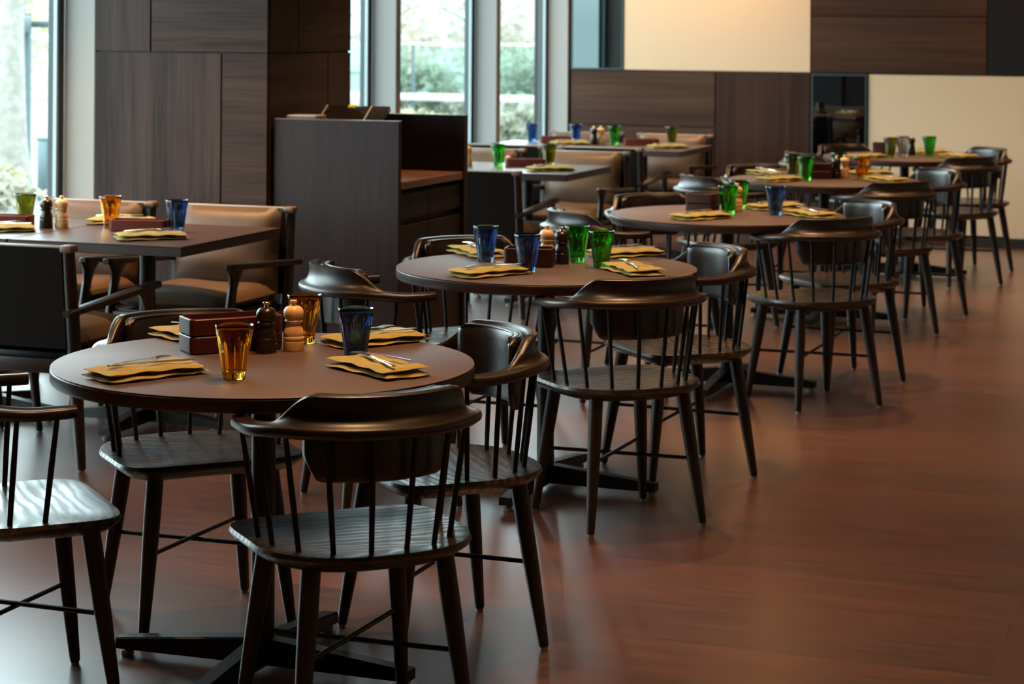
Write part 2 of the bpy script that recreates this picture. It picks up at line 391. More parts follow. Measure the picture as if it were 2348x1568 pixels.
# service cabinet
cb = thing('service_cabinet', (0, 0, 0), label='dark wood service cabinet with high end panels and a low counter beside the pillar', cat='cabinet')
CX0, CX1, CY0, CY1, CH = -4.277, -3.679, 8.69, 9.517, 1.113
bm = B(); box(bm, CX0, CX1, CY0, CY0+.03, 0, CH, .002, 1); obj('end_panel', bm, M['cab'], cb)
bm = B(); box(bm, CX0, CX1, CY1-.045, CY1, 0, CH, .002, 1); obj('end_panel', bm, M['cab'], cb)
bm = B(); box(bm, CX0, CX0+.025, CY0+.03, CY1-.045, 0, CH, .002, 1); obj('back_panel', bm, M['cab'], cb)
bm = B(); box(bm, CX0+.025, CX1-.006, CY0+.03, CY1-.045, .815, .85, .003, 1); obj('counter', bm, M['counter'], cb)
bm = B(); box(bm, CX0+.025, CX1-.04, CY0+.03, CY1-.045, .07, .80); obj('carcass', bm, M['gap'], cb)
ym = (CY0+CY1)/2
for y0, y1 in ((CY0+.034, ym-.03), (ym-.026, CY1-.05)):
    bm = B(); box(bm, CX1-.04, CX1-.018, y0, y1, .685, .79 if False else .795, .002, 1); obj('drawer', bm, M['cab'], cb)
    bm = B(); box(bm, CX1-.04, CX1-.018, y0, y1, .08, .655, .002, 1); obj('door', bm, M['cab'], cb)
bm = B(); box(bm, CX0+.025, CX1-.05, CY0+.03, CY1-.045, .0, .07); obj('plinth', bm, M['gap'], cb)
bm = B(); box(bm, CX0, CX1+.001, CY0-.001, CY0+.031, CH, CH+.004); obj('top_highlight', bm, M['cabhighlight'], cb, )['label'] = 'painted highlight along the top of the near end panel'  # pale strip paints the highlight on the panel's top surface

# ordering screen and box on the cabinet counter
t = thing('order_terminal', (-4.03, 9.00, .851), rz=D2R(8), label='tilted dark ordering screen with a yellow tag on the service cabinet', cat='screen')
bm = B(); box(bm, -.075, .075, -.055, .055, 0, .018, .006); obj('stand_base', bm, M['greybox'], t)
bm = B(); tube(bm, [(0, 0, .017), (0, -.005, .25)], .018, 12); obj('stand_pole', bm, M['greybox'], t)
mt = Matrix.Translation((0, 0, .268)) @ Matrix.Rotation(D2R(-66), 4, 'X')
bm = B(); box(bm, -.15, .15, -.012, .012, -.085, .085, .004, 2, mt); obj('screen_body', bm, M['screen'], t)
for a in ((-.15, -.144, -.085, .085), (.06, .066, -.085, .085)):
    bm = B(); box(bm, a[0], a[1], -.0145, -.011, a[2], a[3], 0, 1, mt); obj('bezel', bm, M['bezel'], t)
bm = B(); box(bm, -.045, -.012, -.016, -.0122, .062, .084, 0, 1, mt); obj('yellow_tag', bm, M['yellow'], t)['label'] = 'bright yellow paper tag'
t = thing('card_reader', (-4.185, 8.795, .851), label='small grey box behind the near end panel of the service cabinet', cat='box')
bm = B(); box(bm, -.06, .09, -.06, .06, 0, .272, .006); obj('box_body', bm, M['greybox'], t)
bm = B(); box(bm, -.055, .085, -.055, .055, .272, .280, .003); obj('box_lid', bm, M['bezel'], t)

# ------------------------------------------------------------------ spindle-back chair
def bow_pt(s):
    """s in [-1,1] along the bow: (x, y), outward normal; arms run straight past the half circle"""
    a, b, arm = .247, .232, .085
    L = .40
    if abs(s) <= 1-L*.0 and abs(s) < .80:
        ph = s/.80*PI/2
        p = Vector((a*math.sin(ph), -b*math.cos(ph), 0)); n = Vector((math.sin(ph)/a, -math.cos(ph)/b, 0)).normalized()
    else:
        t = (abs(s)-.80)/.20; sg = 1 if s > 0 else -1
        p = Vector((sg*(a-.006*t*t), arm*t, 0)); n = Vector((sg, 0, 0))
    return p, n

def make_chair(label, group):
    t = thing('spindle_chair', label=label, cat='chair', group=group)
    ZB = .683
    # seat: bevelled shield outline
    def outline(inset, z, n=44):
        pts = []
        for k in range(n):
            a = 2*PI*k/n; cx, sy = math.cos(a), math.sin(a)
            if sy >= 0:
                x = .243*math.copysign(abs(cx)**.30, cx)
                y = .200*abs(sy)**.30 + .010*(1-abs(cx)**2)
                x *= 1-.00*sy
            else:
                x = .246*math.copysign(abs(cx)**.78, cx); y = -.238*abs(sy)**.86
            r = math.hypot(x, y); f = (r-inset)/r
            pts.append((x*f, y*f, z))
        return pts
    bm = B()
    rings = [outline(.055, .398), outline(.030, .406), outline(.004, .424), outline(.0, .431), outline(.004, .440)]
    loft(bm, rings, caps=False)
    # dished top
    R0 = [v for v in bm.verts][-44:]
    prev = R0
    for ins, z in ((.02, .4405), (.07, .4365), (.13, .4335), (.19, .4325)):
        ring = [bm.verts.new(p) for p in outline(ins, z)]
        for j in range(44):
            kk = (j+1) % 44; bm.faces.new((prev[j], prev[kk], ring[kk], ring[j]))
        prev = ring
    bm.faces.new(prev)
    bm.verts.ensure_lookup_table(); bm.faces.new([bm.verts[i] for i in range(44)][::-1])
    obj('seat', bm, M['seat'], t, 40)
    # bow with raised crest
    bm = B(); rings = []
    N = 72
    for i in range(N+1):
        s = -1+2*i/N; p, n = bow_pt(s)
        h = .062*(1-sm(.36, .62, abs(s)))
        rear = 1-sm(.45, .85, abs(s))
        wi, wo = .020+.006*rear, .021+.013*rear
        tip = sm(.93, 1.0, abs(s)); wi *= 1-.35*tip; wo *= 1-.35*tip
        zz = ZB-.012*sm(.45, .8, abs(s)); th = .024
        sec = [(-wi, .005), (-wi+.005, 0), (wo-.010, 0), (wo-.002, .006), (wo, .014), (wo-.002, th-.003)]
        uc = -wi+.017 if h > .001 else -wi+.017
        for q in range(6):
            a = q/5*PI/2
            sec.append((uc+.010*rear*(q/5)**3*(h/.062)+(wo-.005-uc)*(1-math.sin(a)), th+h*(1-math.cos(a))))
        sec += [(uc-.005+.008*(h/.062), th+h+.0035), (-wi+.004, th+h+.003), (-wi, th+h-.003)]
        rings.append([(p.x+n.x*u, p.y+n.y*u, zz+z) for u, z in sec])
    loft(bm, rings); obj('bow_rail', bm, M['chair'], t, 50)
    # leather back pad
    bm = B(); rings = []
    N = 30
    for i in range(N+1):
        q = -1+2*i/N
        s = q*.47; p, n = bow_pt(s)
        edge = (1-abs(q)**7)
        th = .006+.030*math.sqrt(max(0, edge)); cz = -.001
        zt = ZB+.084-.016*sm(.84, 1, abs(q)); zb = .583+.05*sm(.74, 1, abs(q))**1.4
        hz = (zt-zb)/2; zc = (zt+zb)/2
        ring = []
        for k in range(20):
            a = 2*PI*k/20
            cu = math.copysign(abs(math.cos(a))**.55, math.cos(a)); cz_ = math.copysign(abs(math.sin(a))**.32, math.sin(a))
            u = -.029-.019+cu*th/2 - .004*(1-((k % 20)/20))*0
            ring.append((p.x+n.x*u, p.y+n.y*u, zc+cz_*hz))
        rings.append(ring)
    loft(bm, rings); pad = obj('back_pad', bm, M['pad'], t, 60); pad['label'] = 'dark leather back pad'
    bm = B()
    for off in (.040, .060):
        pts = []
        for i in range(25):
            q = -.93+1.86*i/24; p, n = bow_pt(q*.47); pts.append((p.x-n.x*off, p.y-n.y*off, ZB+.0815-.016*sm(.84, 1, abs(q))))
        tube(bm, pts, .0028, 6)
    obj('piping', bm, M['pad'], pad)
    # spindles
    for i in range(10):
        s = -.90+1.80*i/9; p, n = bow_pt(s)
        a = (s/.90)*D2R(97)
        bx, by = .212*math.sin(a), -.205*math.cos(a)+.0
        bm = B(); tube(bm, [(bx, by, .437), ((bx+p.x)/2, (by+p.y)/2, .56), (p.x, p.y, ZB-.010*sm(.45, .8, abs(s))+.004)], [.0062, .0070, .0058], 8)
        obj('spindle', bm, M['spindle'], t)
    # legs
    for sx in (-1, 1):
        for sy in (-1, 1):
            bm = B()
            tp = Vector((sx*.150, sy*.140, .412)); ft = Vector((sx*.194, sy*.193, .008))
            pts = [tp.lerp(ft, f) for f in (0, .25, .5, .75, .985, 1)]
            tube(bm, pts, [.0215, .0215, .0195, .0165, .0130, .0115], 14)
            lg = obj('leg', bm, M['leg'], t)
            bm = B(); lathe(bm, [(.009, 0), (.010, .002), (.010, .009)], 12, ft.x, ft.y); obj('glide', bm, M['glide'], lg)
    def lp(sx, sy, f): return Vector((sx*.150, sy*.140, .412)).lerp(Vector((sx*.194, sy*.193, .008)), f)
    for sx, dz in ((1, .004), (-1, -.006)):
        a, b_ = lp(sx, 1, .5), lp(-sx, -1, .5); bm = B(); off = Vector((0, 0, dz))
        tube(bm, [a+off, b_+off], .0058, 8); obj('stretcher', bm, M['spindle'], t)
    return t

TABLES = [(-2.3225, 4.675), (-2.366, 6.854), (-2.312, 9.055), (-2.366, 11.30), (-2.33, 13.53)]
TN = ['the nearest round table', 'the second round table', 'the third round table', 'the fourth round table', 'the farthest round table']
# offset, facing (degrees, the direction the sitter looks), wording
SEATS = [((.37, -.333), 135, 'dark spindle-back chair with its back to the aisle, nearest seat at %s'),
         ((.335, .42), 222, 'dark spindle-back chair turned sideways on the aisle side of %s'),
         ((-.375, .36), -45, 'dark spindle-back chair facing the aisle from behind %s'),
         ((-.43, -.385), 45, 'dark spindle-back chair at the near window side of %s')]
FIX = {(0, 0): (-1.935, 4.34, 135), (0, 1): (-2.03, 5.088, 225), (0, 2): (-2.69, 5.03, -45), (0, 3): (-2.765, 4.29, 45),
       (1, 0): (-2.012, 6.525, 135), (1, 1): (-2.03, 7.285, 222), (2, 0): (-1.885, 8.81, 135), (2, 1): (-1.90, 9.455, 224),
       (3, 1): (-1.962, 11.742, 224), (4, 0): (-1.97, 13.204, 137), (4, 1): (-2.0, 13.97, 224)}
first = None
for ti, (tx, ty) in enumerate(TABLES):
    for si, (off, face, txt) in enumerate(SEATS):
        x, y, f = FIX.get((ti, si), (tx+off[0], ty+off[1], face))
        lab = txt % TN[ti]; rz = D2R(f-90)
        if first is None:
            first = make_chair(lab, 'spindle chairs at the round tables'); first.location = (x, y, 0); first.rotation_euler = (0, 0, rz)
        else: dup(first, (x, y, 0), rz, lab)

# ------------------------------------------------------------------ round tables
def make_round(label):
    t = thing('round_table', label=label, cat='table', group='round tables along the aisle')
    r = .5
    bm = B(); lathe(bm, [(r-.006, .7315), (r-.0015, .7330), (r-.0005, .7340), (r-.003, .735)], 128, capb=True); obj('tabletop', bm, M['top'], t)
    bm = B(); lathe(bm, [(r-.012, .699), (r-.003, .701), (r, .706), (r, .729), (r-.002, .7315)], 128); obj('table_rim', bm, M['rim'], t)
    bm = B(); lathe(bm, [(.0285, .03), (.0285, .69)], 24); obj('column', bm, M['steel'], t)
    bm = B(); lathe(bm, [(.11, .688), (.11, .698)], 24); obj('mounting_plate', bm, M['steel'], t)
    for k in range(4):
        a = k*PI/2; mt = Matrix.Rotation(a, 4, 'Z')
        rings = []
        for d, hw, z0, z1 in ((.0, .024, .022, .085), (.06, .024, .022, .080), (.33, .022, .020, .052), (.385, .022, .020, .046)):
            rings.append([mt @ Vector(p) for p in ((d, -hw, z0), (d, hw, z0), (d, hw, z1-.004), (d, hw-.004, z1), (d, -hw+.004, z1), (d, -hw, z1-.004))])
        bm = B(); loft(bm, rings); ar = obj('base_arm', bm, M['steel'], t)
        p = mt @ Vector((.365, 0, 0)); bm = B(); lathe(bm, [(.014, 0), (.016, .004), (.016, .012), (.006, .013), (.006, .021)], 16, p.x, p.y); obj('glide', bm, M['glide'], ar)
    return t
rt = make_round('nearest round table, laid for four, with two amber tumblers')
rt.location = (*TABLES[0], 0)
for i, lab in ((1, 'second round table from the viewer, with two blue and two green tumblers'), (2, 'third round table, between the second and fourth, with a dark box and one blue tumbler'),
               (3, 'fourth round table of the row, with an amber tumbler near its aisle side'), (4, 'farthest round table, standing before the cream wall panel')):
    dup(rt, (*TABLES[i], 0), 0, lab)

# ------------------------------------------------------------------ square tables
def make_square(w, d, label):
    t = thing('square_table', label=label, cat='table', group='square tables by the windows')
    bm = B(); box(bm, -w/2, w/2, -d/2, d/2, .7305, .735, .0015, 1); obj('tabletop', bm, M['sqtop'], t)
    bm = B(); box(bm, -w/2+.0005, w/2-.0005, -d/2+.0005, d/2-.0005, .697, .7305, .002, 1); obj('table_rim', bm, M['rim'], t)
    bm = B(); lathe(bm, [(.03, .03), (.03, .69)], 24); obj('column', bm, M['steel'], t)
    bm = B(); box(bm, -.14, .14, -.14, .14, .688, .697); obj('mounting_plate', bm, M['steel'], t)
    for k in range(4):
        a = k*PI/2+PI/4*0; mt = Matrix.Rotation(a, 4, 'Z'); rings = []
        for dd, hw, z0, z1 in ((.0, .024, .022, .085), (.06, .024, .022, .080), (.27, .022, .020, .052), (.315, .022, .020, .046)):
            rings.append([mt @ Vector(p) for p in ((dd, -hw, z0), (dd, hw, z0), (dd, hw, z1-.004), (dd, hw-.004, z1), (dd, -hw+.004, z1), (dd, -hw, z1-.004))])
        bm = B(); loft(bm, rings); ar = obj('base_arm', bm, M['steel'], t)
        p = mt @ Vector((.295, 0, 0)); bm = B(); lathe(bm, [(.014, 0), (.016, .004), (.016, .012), (.006, .013), (.006, .021)], 16, p.x, p.y); obj('glide', bm, M['glide'], ar)
    return t
sq = make_square(.722, .80, 'square table in front of the grey pillar, its corner toward the aisle'); sq.location = (-4.137, 7.33, 0)
dup(sq, (-4.83, 7.33, 0), 0, 'square table against the window beside the pillar, cut by the photo edge', scale=(.90, 1, 1))
dup(sq, (-4.07, 11.46, 0), 0, 'square table just beyond the service cabinet, its corner toward the aisle')
dup(sq, (-4.79, 11.46, 0), 0, 'square table beyond the service cabinet on the window side', scale=(.985, 1, 1))
dup(sq, (-4.09, 13.78, 0), 0, 'square table nearest the back wall, with a green and an olive tumbler')
dup(sq, (-4.80, 13.78, 0), 0, 'square table in the window corner, with two blue tumblers', scale=(.955, 1, 1))

# ------------------------------------------------------------------ cushioned armchair (faces +Y)
def pillow(bm, x0, x1, zfun, n=18, m=14):
    """closed cushion from a function (u,v)->(front point, back point) with u,v in [-1,1]"""
    F = [[bm.verts.new(zfun(-1+2*i/n, -1+2*j/m, 1)) for j in range(m+1)] for i in range(n+1)]
    K = [[(F[i][j] if i in (0, n) or j in (0, m) else bm.verts.new(zfun(-1+2*i/n, -1+2*j/m, -1))) for j in range(m+1)] for i in range(n+1)]
    for i in range(n):
        for j in range(m):
            bm.faces.new((F[i][j], F[i+1][j], F[i+1][j+1], F[i][j+1])); 
            q = (K[i][j], K[i][j+1], K[i+1][j+1], K[i+1][j])
            if len(set(q)) >= 3: 
                try: bm.faces.new(q)
                except ValueError: pass
def make_armchair(label, group):
    t = thing('cushioned_armchair', label=label, cat='armchair', group=group)
    def rail(z): return -.370+(.775-z)*.110          # rear post centre line y(z)
    for sx in (-1, 1):
        bm = B()
        tube(bm, [(sx*.252, rail(.775), .775), (sx*.255, rail(.5), .5), (sx*.255, rail(.3), .3), (sx*.258, rail(.0), .006)], [.021, .024, .024, .016], 12)
        pst = obj('rear_post', bm, M['armwood'], t)
        bm = B(); box(bm, sx*.252-.024, sx*.252+.024, rail(.775)-.022, rail(.775)+.030, .755, .781, .008, 2); obj('post_cap', bm, M['cap'], pst)['label'] = 'pale post cap'
        bm = B(); lathe(bm, [(.011, 0), (.011, .008)], 12, sx*.258, rail(0)); obj('glide', bm, M['glide'], pst)
        # front leg: foot to arm with flared head
        bm = B(); rings = []
        for y, z, hx, hy in ((.275, .006, .013, .014), (.235, .22, .018, .019), (.195, .40, .019, .022), (.165, .50, .018, .024), (.150, .545, .019, .036), (.140, .570, .021, .060), (.136, .578, .021, .075)):
            rings.append([(sx*.262+hx*math.cos(2*PI*k/12), y+hy*math.sin(2*PI*k/12), z) for k in range(12)])
        loft(bm, rings); lg = obj('front_leg', bm, M['armwood'], t)
        bm = B(); lathe(bm, [(.010, 0), (.010, .008)], 12, sx*.262, .275); obj('glide', bm, M['glide'], lg)
        bm = B(); rings = []
        for y, z, hx, hz in ((.215, .590, .012, .008), (.200, .588, .024, .012), (.06, .580, .026, .013), (-.15, .567, .024, .013), (-.40, .552, .022, .012), (-.415, .551, .014, .008)):
            ring = []
            for k in range(12):
                a = 2*PI*k/12
                ring.append((sx*.272+hx*math.copysign(abs(math.cos(a))**.5, math.cos(a)), y, z+hz*math.copysign(abs(math.sin(a))**.5, math.sin(a))))
            rings.append(ring)
        loft(bm, rings); obj('armrest', bm, M['armwood'], t)
        bm = B(); tube(bm, [(sx*.258, rail(.35), .34), (sx*.26, .20, .36)], [.014, .014], 8, 1.5); obj('side_rail', bm, M['armwood'], t)
    bm = B(); box(bm, -.24, .24, rail(.36)-.012, rail(.36)+.012, .335, .385, .004); obj('rear_rail', bm, M['armwood'], t)
    bm = B(); box(bm, -.24, .24, .19, .215, .335, .395, .004); obj('front_rail', bm, M['armwood'], t)
    # back shell: dark outer panel
    bm = B(); rings = []
    for z in (.425, .52, .65, .768, .772):
        y = rail(z)-.006; rings.append([(-.236, y-.014, z), (.236, y-.014, z), (.240, y-.004, z), (.236, y+.02, z), (-.236, y+.02, z), (-.240, y-.004, z)])
    loft(bm, rings); obj('back_panel', bm, M['backpanel'], t)
    bm = B(); box(bm, -.232, .232, rail(.77)-.022, rail(.77)+.018, .7705, .777, .003); obj('top_seam', bm, M['cushcap'], t)
    # back cushion
    def fb(u, v, s):
        x = .240*u*(1-.02*(1-v*v)); z = .605+.172*v
        e = (1-abs(u)**4)*(1-abs(v)**4); bulge = max(0, e)**.5
        y = rail(z)+.055
        sag = .014*math.sin(2.6*u+1)*math.exp(-((v+.25)/.35)**2)
        return Vector((x, y+(.058*bulge+.016*(1-v)*bulge+sag*bulge if s > 0 else -.040*bulge), z+.006*(1-u*u)*(1 if v < 0 else -.3)))
    bm = B(); pillow(bm, 0, 0, fb); obj('back_cushion', bm, M['tan'], t, 80)
    def fs(u, v, s):
        x = .236*u; y = -.045+.255*v
        e = (1-abs(u)**4)*(1-abs(v)**5); bulge = max(0, e)**.5
        return Vector((x, y, .435+(.052*bulge*(1+.12*math.sin(3*u+2*v)) if s > 0 else -.038*bulge)))
    bm = B(); pillow(bm, 0, 0, fs); obj('seat_cushion', bm, M['tan'], t, 80)
    bm = B(); box(bm, -.235, .235, -.29, .19, .365, .402, .006); obj('seat_frame', bm, M['steel'], t)
    return t
ac = make_armchair('armchair with its dark back toward the viewer, in front of the pillar-side square table', 'cushioned armchairs at the square tables')
ac.location = (-4.19, 6.805, 0)
for x, y, f, lab in ((-4.88, 6.805, 0, 'armchair at the photo edge, of which only bits of arm and legs show'),
                     (-4.185, 7.78, 180, 'tan cushioned armchair facing the viewer between the square table and the pillar'),
                     (-4.835, 7.78, 180, 'tan cushioned armchair facing the viewer, in front of the white window fin'),
                     (-4.075, 10.965, 0, 'armchair with its dark back toward the viewer, just right of the service cabinet'),
                     (-4.06, 12.11, 180, 'greyish cushioned armchair facing the viewer behind the square table by the service cabinet'),
                     (-4.72, 12.11, 180, 'cushioned armchair half hidden behind the service cabinet'),
                     (-4.11, 13.29, 0, 'armchair with its back to the viewer before the back-wall square table'),
                     (-4.75, 13.29, 0, 'armchair with its back to the viewer before the window-corner table'),
                     (-4.12, 14.30, 180, 'beige cushioned armchair against the walnut back wall'),
                     (-4.77, 14.30, 180, 'cushioned armchair in the window corner by the back wall')):
    dup(ac, (x, y, 0), D2R(f), lab)

# ------------------------------------------------------------------ tableware
TZ = .7352
def make_glass(color, label):
    t = thing('tumbler', label=label, cat='drinking glass', group='coloured glass tumblers on the tables')
    def mod(a, z, i):
        f = 1-sm(.082, .100, z)
        f *= sm(.004, .012, z)
        return 1-.10*f*abs(math.cos(5*a))**1.6 if i <= NO else 1.
    out = []
    for q in range(13):
        z = .121*q/12; out.append((.0262+.0178*(z/.121)**1.08, z))
    NO = len(out)-1
    prof = [(.020, 0.0008), (.0250, 0.0)] + out[1:] + [(.0432, .1222), (.0414, .1215)]
    NO = len(prof)-3
    inn = [(.0262+.0178*(z/.121)**1.08-.0034, z) for z in (.115, .095, .07, .045, .026, .018)]
    prof += inn + [(.016, .0145)]
    bm = B(); lathe(bm, prof, 60, mod=mod); g = obj('glass_body', bm, M[color], t, 60)
    return t
PROT = {}
def glass(color, x, y, label, s=1.):
    if color not in PROT:
        PROT[color] = make_glass(color, label); PROT[color].location = (x, y, TZ); PROT[color].rotation_euler = (0, 0, x*7)
    else: dup(PROT[color], (x, y, TZ), x*7+y, label)
def make_mill(kind, label):
    t = thing('pepper_mill', label=label, cat='pepper mill', group='turned wooden mills on the tables')
    m = M['beech'] if kind == 'pale' else M['choc']
    base = [(.0255, 0), (.0262, .002), (.0262, .022), (.0240, .0235), (.0240, .0255), (.0256, .027), (.0262, .031), (.0252, .035), (.0240, .036), (.0250, .040), (.0245, .048), (.0215, .056), (.0190, .062), (.0182, .066)]
    neck = [(.0182, .0662), (.0190, .068), (.0225, .0705), (.0228, .0735), (.0205, .0757), (.0185, .077)]
    head = [(.0188, .0772), (.0218, .080), (.0242, .0855), (.0250, .092), (.0240, .099), (.0205, .1052), (.0145, .1090), (.0070, .1106)]
    bm = B(); lathe(bm, base, 32); obj('mill_body', bm, m, t, 50)
    bm = B(); lathe(bm, neck+head, 32); hd = obj('mill_head', bm, m, t, 50)
    bm = B(); lathe(bm, [(.0062, .1100), (.0052, .1135), (.0052, .1165), (.0086, .1180), (.0090, .1222), (.0070, .124)], 20); obj('knob', bm, M['brass'] if kind != 'pale' else m, hd)
    return t
def mill(kind, x, y, label):
    if kind not in PROT:
        PROT[kind] = make_mill(kind, label); PROT[kind].location = (x, y, TZ)
    else: dup(PROT[kind], (x, y, TZ), x*3, label)
def caddy(x, y, rz, L, W, H, mat, label, tiers=1):
    t = thing('condiment_box', (x, y, TZ), D2R(rz), label=label, cat='box', group='wooden condiment boxes on the tables')
    def rr(l, w, r, z, n=6):
        pts = []
        for cx, cy, a0 in ((l-r, w-r, 0), (-l+r, w-r, PI/2), (-l+r, -w+r, PI), (l-r, -w+r, 1.5*PI)):
            for k in range(n+1): a = a0+k/n*PI/2; pts.append((cx+r*math.cos(a), cy+r*math.sin(a), z))
        return pts
    l, w = L/2, W/2; r = .016
    hs = H/tiers
    for q in range(tiers):
        z0 = q*hs; z1 = (q+1)*hs; g = .0012
        bm = B(); rg = [rr(l-.003, w-.003, r, z0+g*(q > 0)), rr(l, w, r, z0+.004), rr(l, w, r, z1-.003), rr(l-.002, w-.002, r, z1-g*.5)]
        if q == tiers-1: rg += [rr(l-.008, w-.008, r*.6, z1-g*.5), rr(l-.008, w-.008, r*.6, z1-hs+.008)]
        loft(bm, rg); obj('box_tray' if q == 0 and tiers > 1 else 'box_body', bm, mat, t)
    return t
def make_napkin(label):
    """folded cloth 0.26 x 0.13: three soft layers, rolled fold on one long side"""
    t = thing('napkin', label=label, cat='napkin', group='folded mustard napkins on the tables')
    def layer(L, W, z0, th, ox, oy, seed, wav):
        bm = B(); n, m = 22, 10
        def pt(i, j, top):
            u, v = -1+2*i/n, -1+2*j/m
            z = wav*(.5+.5*math.sin(2.7*u+seed)*math.cos(2.1*v+seed*.7))*(.35+.65*abs(u)) + .0016*math.sin(9*u+seed*3+2*v)
            e = (1-abs(v)**6)*(1-abs(u)**14); e = max(e, .0)**.4
            zz = z0+z+(th*(.5+.5*e) if top else th*(.5-.5*e))
            return Vector((ox+L/2*u+.003*math.sin(5*v+seed), oy+W/2*v+.004*math.sin(3*u+seed), zz))
        F = [[bm.verts.new(pt(i, j, True)) for j in range(m+1)] for i in range(n+1)]
        K = [[(F[i][j] if (i in (0, n) or j in (0, m)) else bm.verts.new(pt(i, j, False))) for j in range(m+1)] for i in range(n+1)]
        for i in range(n):
            for j in range(m):
                bm.faces.new((F[i][j], F[i+1][j], F[i+1][j+1], F[i][j+1]))
                try: bm.faces.new((K[i][j], K[i][j+1], K[i+1][j+1], K[i+1][j]))
                except ValueError: pass
        return bm
    obj('lower_fold', layer(.262, .132, 0.0, .0105, 0, 0, .5, .002), M['napkin'], t, 60)
    obj('upper_fold', layer(.252, .126, .0122, .0105, -.003, .002, 1.9, .0045), M['napkin'], t, 60)
    return t
def make_fork(label):
    bm = B()
    pts = [(-.095, 0, .0), (-.05, 0, .002), (0, 0, .003), (.03, 0, .002), (.045, 0, .000)]
    tube(bm, pts, [.0050, .0042, .0026, .0030, .0085], 10, .32)
    for k in range(4):
        y = -.0075+.005*k; tube(bm, [(.043, y, .0), (.07, y, .0025), (.092, y, .001)], [.0016, .0014, .0008], 6)
    return tag(obj('fork', bm, M['cutlery']), label, 'fork', 'forks laid on the napkins')
def make_knife(label):
    bm = B()
    tube(bm, [(-.105, 0, .0), (-.10, 0, .0), (-.04, 0, .001), (.0, 0, .001)], [.003, .0055, .0048, .0035], 10, .5)
    rings = []
    for x, h0, h1 in ((-.001, -.004, .004), (.01, -.006, .006), (.06, -.006, .0075), (.092, -.003, .0065), (.103, .002, .004)):
        rings.append([(x, h0, -.0004), (x, h1, -.0009), (x, h1, .0024), (x, h0, .0014)])
    loft(bm, rings)
    return tag(obj('knife', bm, M['cutlery']), label, 'knife', 'knives laid on the napkins')
NPROT = []
def napkin(x, y, rz, where, cut=(True, True), flip=0., sx=1., sy=1.):
    lab = 'mustard napkin %s' % where
    if not NPROT:
        n = make_napkin(lab); n.location = (x, y, TZ); n.rotation_euler = (0, 0, D2R(rz)); NPROT.append(n)
        f = make_fork('fork on the napkin %s' % where); k = make_knife('knife on the napkin %s' % where); NPROT.extend([f, k])
        n.scale = (sx, sy, 1)
    else:
        n = dup(NPROT[0], (x, y, TZ), D2R(rz), lab, scale=(sx, sy, 1))
        f = NPROT[1].copy(); k = NPROT[2].copy(); C.objects.link(f); C.objects.link(k)
        f['label'] = 'fork on the napkin %s' % where; k['label'] = 'knife on the napkin %s' % where
    c, s = math.cos(D2R(rz)), math.sin(D2R(rz))
    def put(o, dx, dy, a, dz):
        o.location = (x+c*dx-s*dy, y+s*dx+c*dy, TZ+dz); o.rotation_euler = (0, 0, D2R(rz+a))
    put(f, -.01, .012, flip+13, .0335); put(k, .012, -.012, flip-11, .0305)

# ---- nearest round table
T1 = 'on the nearest round table'
glass('amber', -2.277, 4.431, 'amber tumbler standing alone at the front of the nearest round table')
glass('amber', -2.3672, 4.9892, 'amber tumbler right behind the pale mill on the nearest round table')
glass('blue', -2.144, 4.806, 'dark blue tumbler between two napkins on the nearest round table')
mill('dark', -2.3854, 4.8105, 'dark brown mill beside the pale mill on the nearest round table')
mill('pale', -2.3388, 4.8670, 'pale beech mill beside the dark mill on the nearest round table')
caddy(-2.4870, 4.8203, 47, .24, .105, .086, M['redwood'], 'two-tier red-brown wooden box behind the amber tumbler on the nearest round table', 2)
napkin(-2.480, 4.39, 60, 'left of the front amber tumbler on the nearest round table')
napkin(-2.014, 4.647, -34, 'in front of the blue tumbler on the nearest round table', flip=180)
napkin(-2.2059, 5.0575, 58, 'behind the blue tumbler on the nearest round table')
napkin(-2.6476, 4.9371, -32, 'behind the red-brown box on the nearest round table')
# ---- second round table
glass('blue', -2.608, 6.919, 'blue tumbler farther from the box on the second round table, by the window-side napkin')
glass('blue', -2.3804, 6.7010, 'blue tumbler in front of the dark box on the second round table')
glass('green', -2.324, 7.044, 'taller-looking green tumbler next to the mills on the second round table')
glass('green', -2.1945, 6.9123, 'green tumbler touching the aisle-side napkin on the second round table')
mill('pale', -2.415, 6.995, 'pale mill half hidden by the dark mill on the second round table')
mill('dark', -2.352, 6.965, 'dark mill beside the green tumbler on the second round table')
caddy(-2.43, 6.865, 12, .165, .10, .062, M['darkbox'], 'low dark wooden box between tumblers on the second round table')
napkin(-2.715, 7.12, -47, 'behind the left blue tumbler on the second round table', flip=180)
napkin(-2.46, 6.555, 61, 'in front of the blue tumblers on the second round table')
napkin(-2.0521, 6.8128, -51, 'in front of the green tumblers on the second round table', flip=180)
napkin(-2.225, 7.29, 48, 'behind the green tumblers on the second round table')
# ---- third round table
glass('green', -2.3134, 9.0727, 'green tumbler beside the dark box on the third round table')
glass('green', -2.3415, 9.3815, 'green tumbler behind the pale mill on the third round table')
glass('blue', -2.1194, 9.1219, 'blue tumbler on the aisle side of the third round table')
mill('pale', -2.305, 9.19, 'pale mill squeezed between two green tumblers on the third round table')
caddy(-2.4233, 9.0619, -8, .13, .09, .088, M['darkbox'], 'dark wooden box at the left of the green tumblers on the third round table', 2)
napkin(-2.36, 8.80, 57, 'in front of the dark box on the third round table')
napkin(-2.1869, 9.4137, 52, 'behind the blue tumbler on the third round table')
napkin(-1.9604, 9.1009, -47, 'in front of the blue tumbler on the third round table', flip=180)
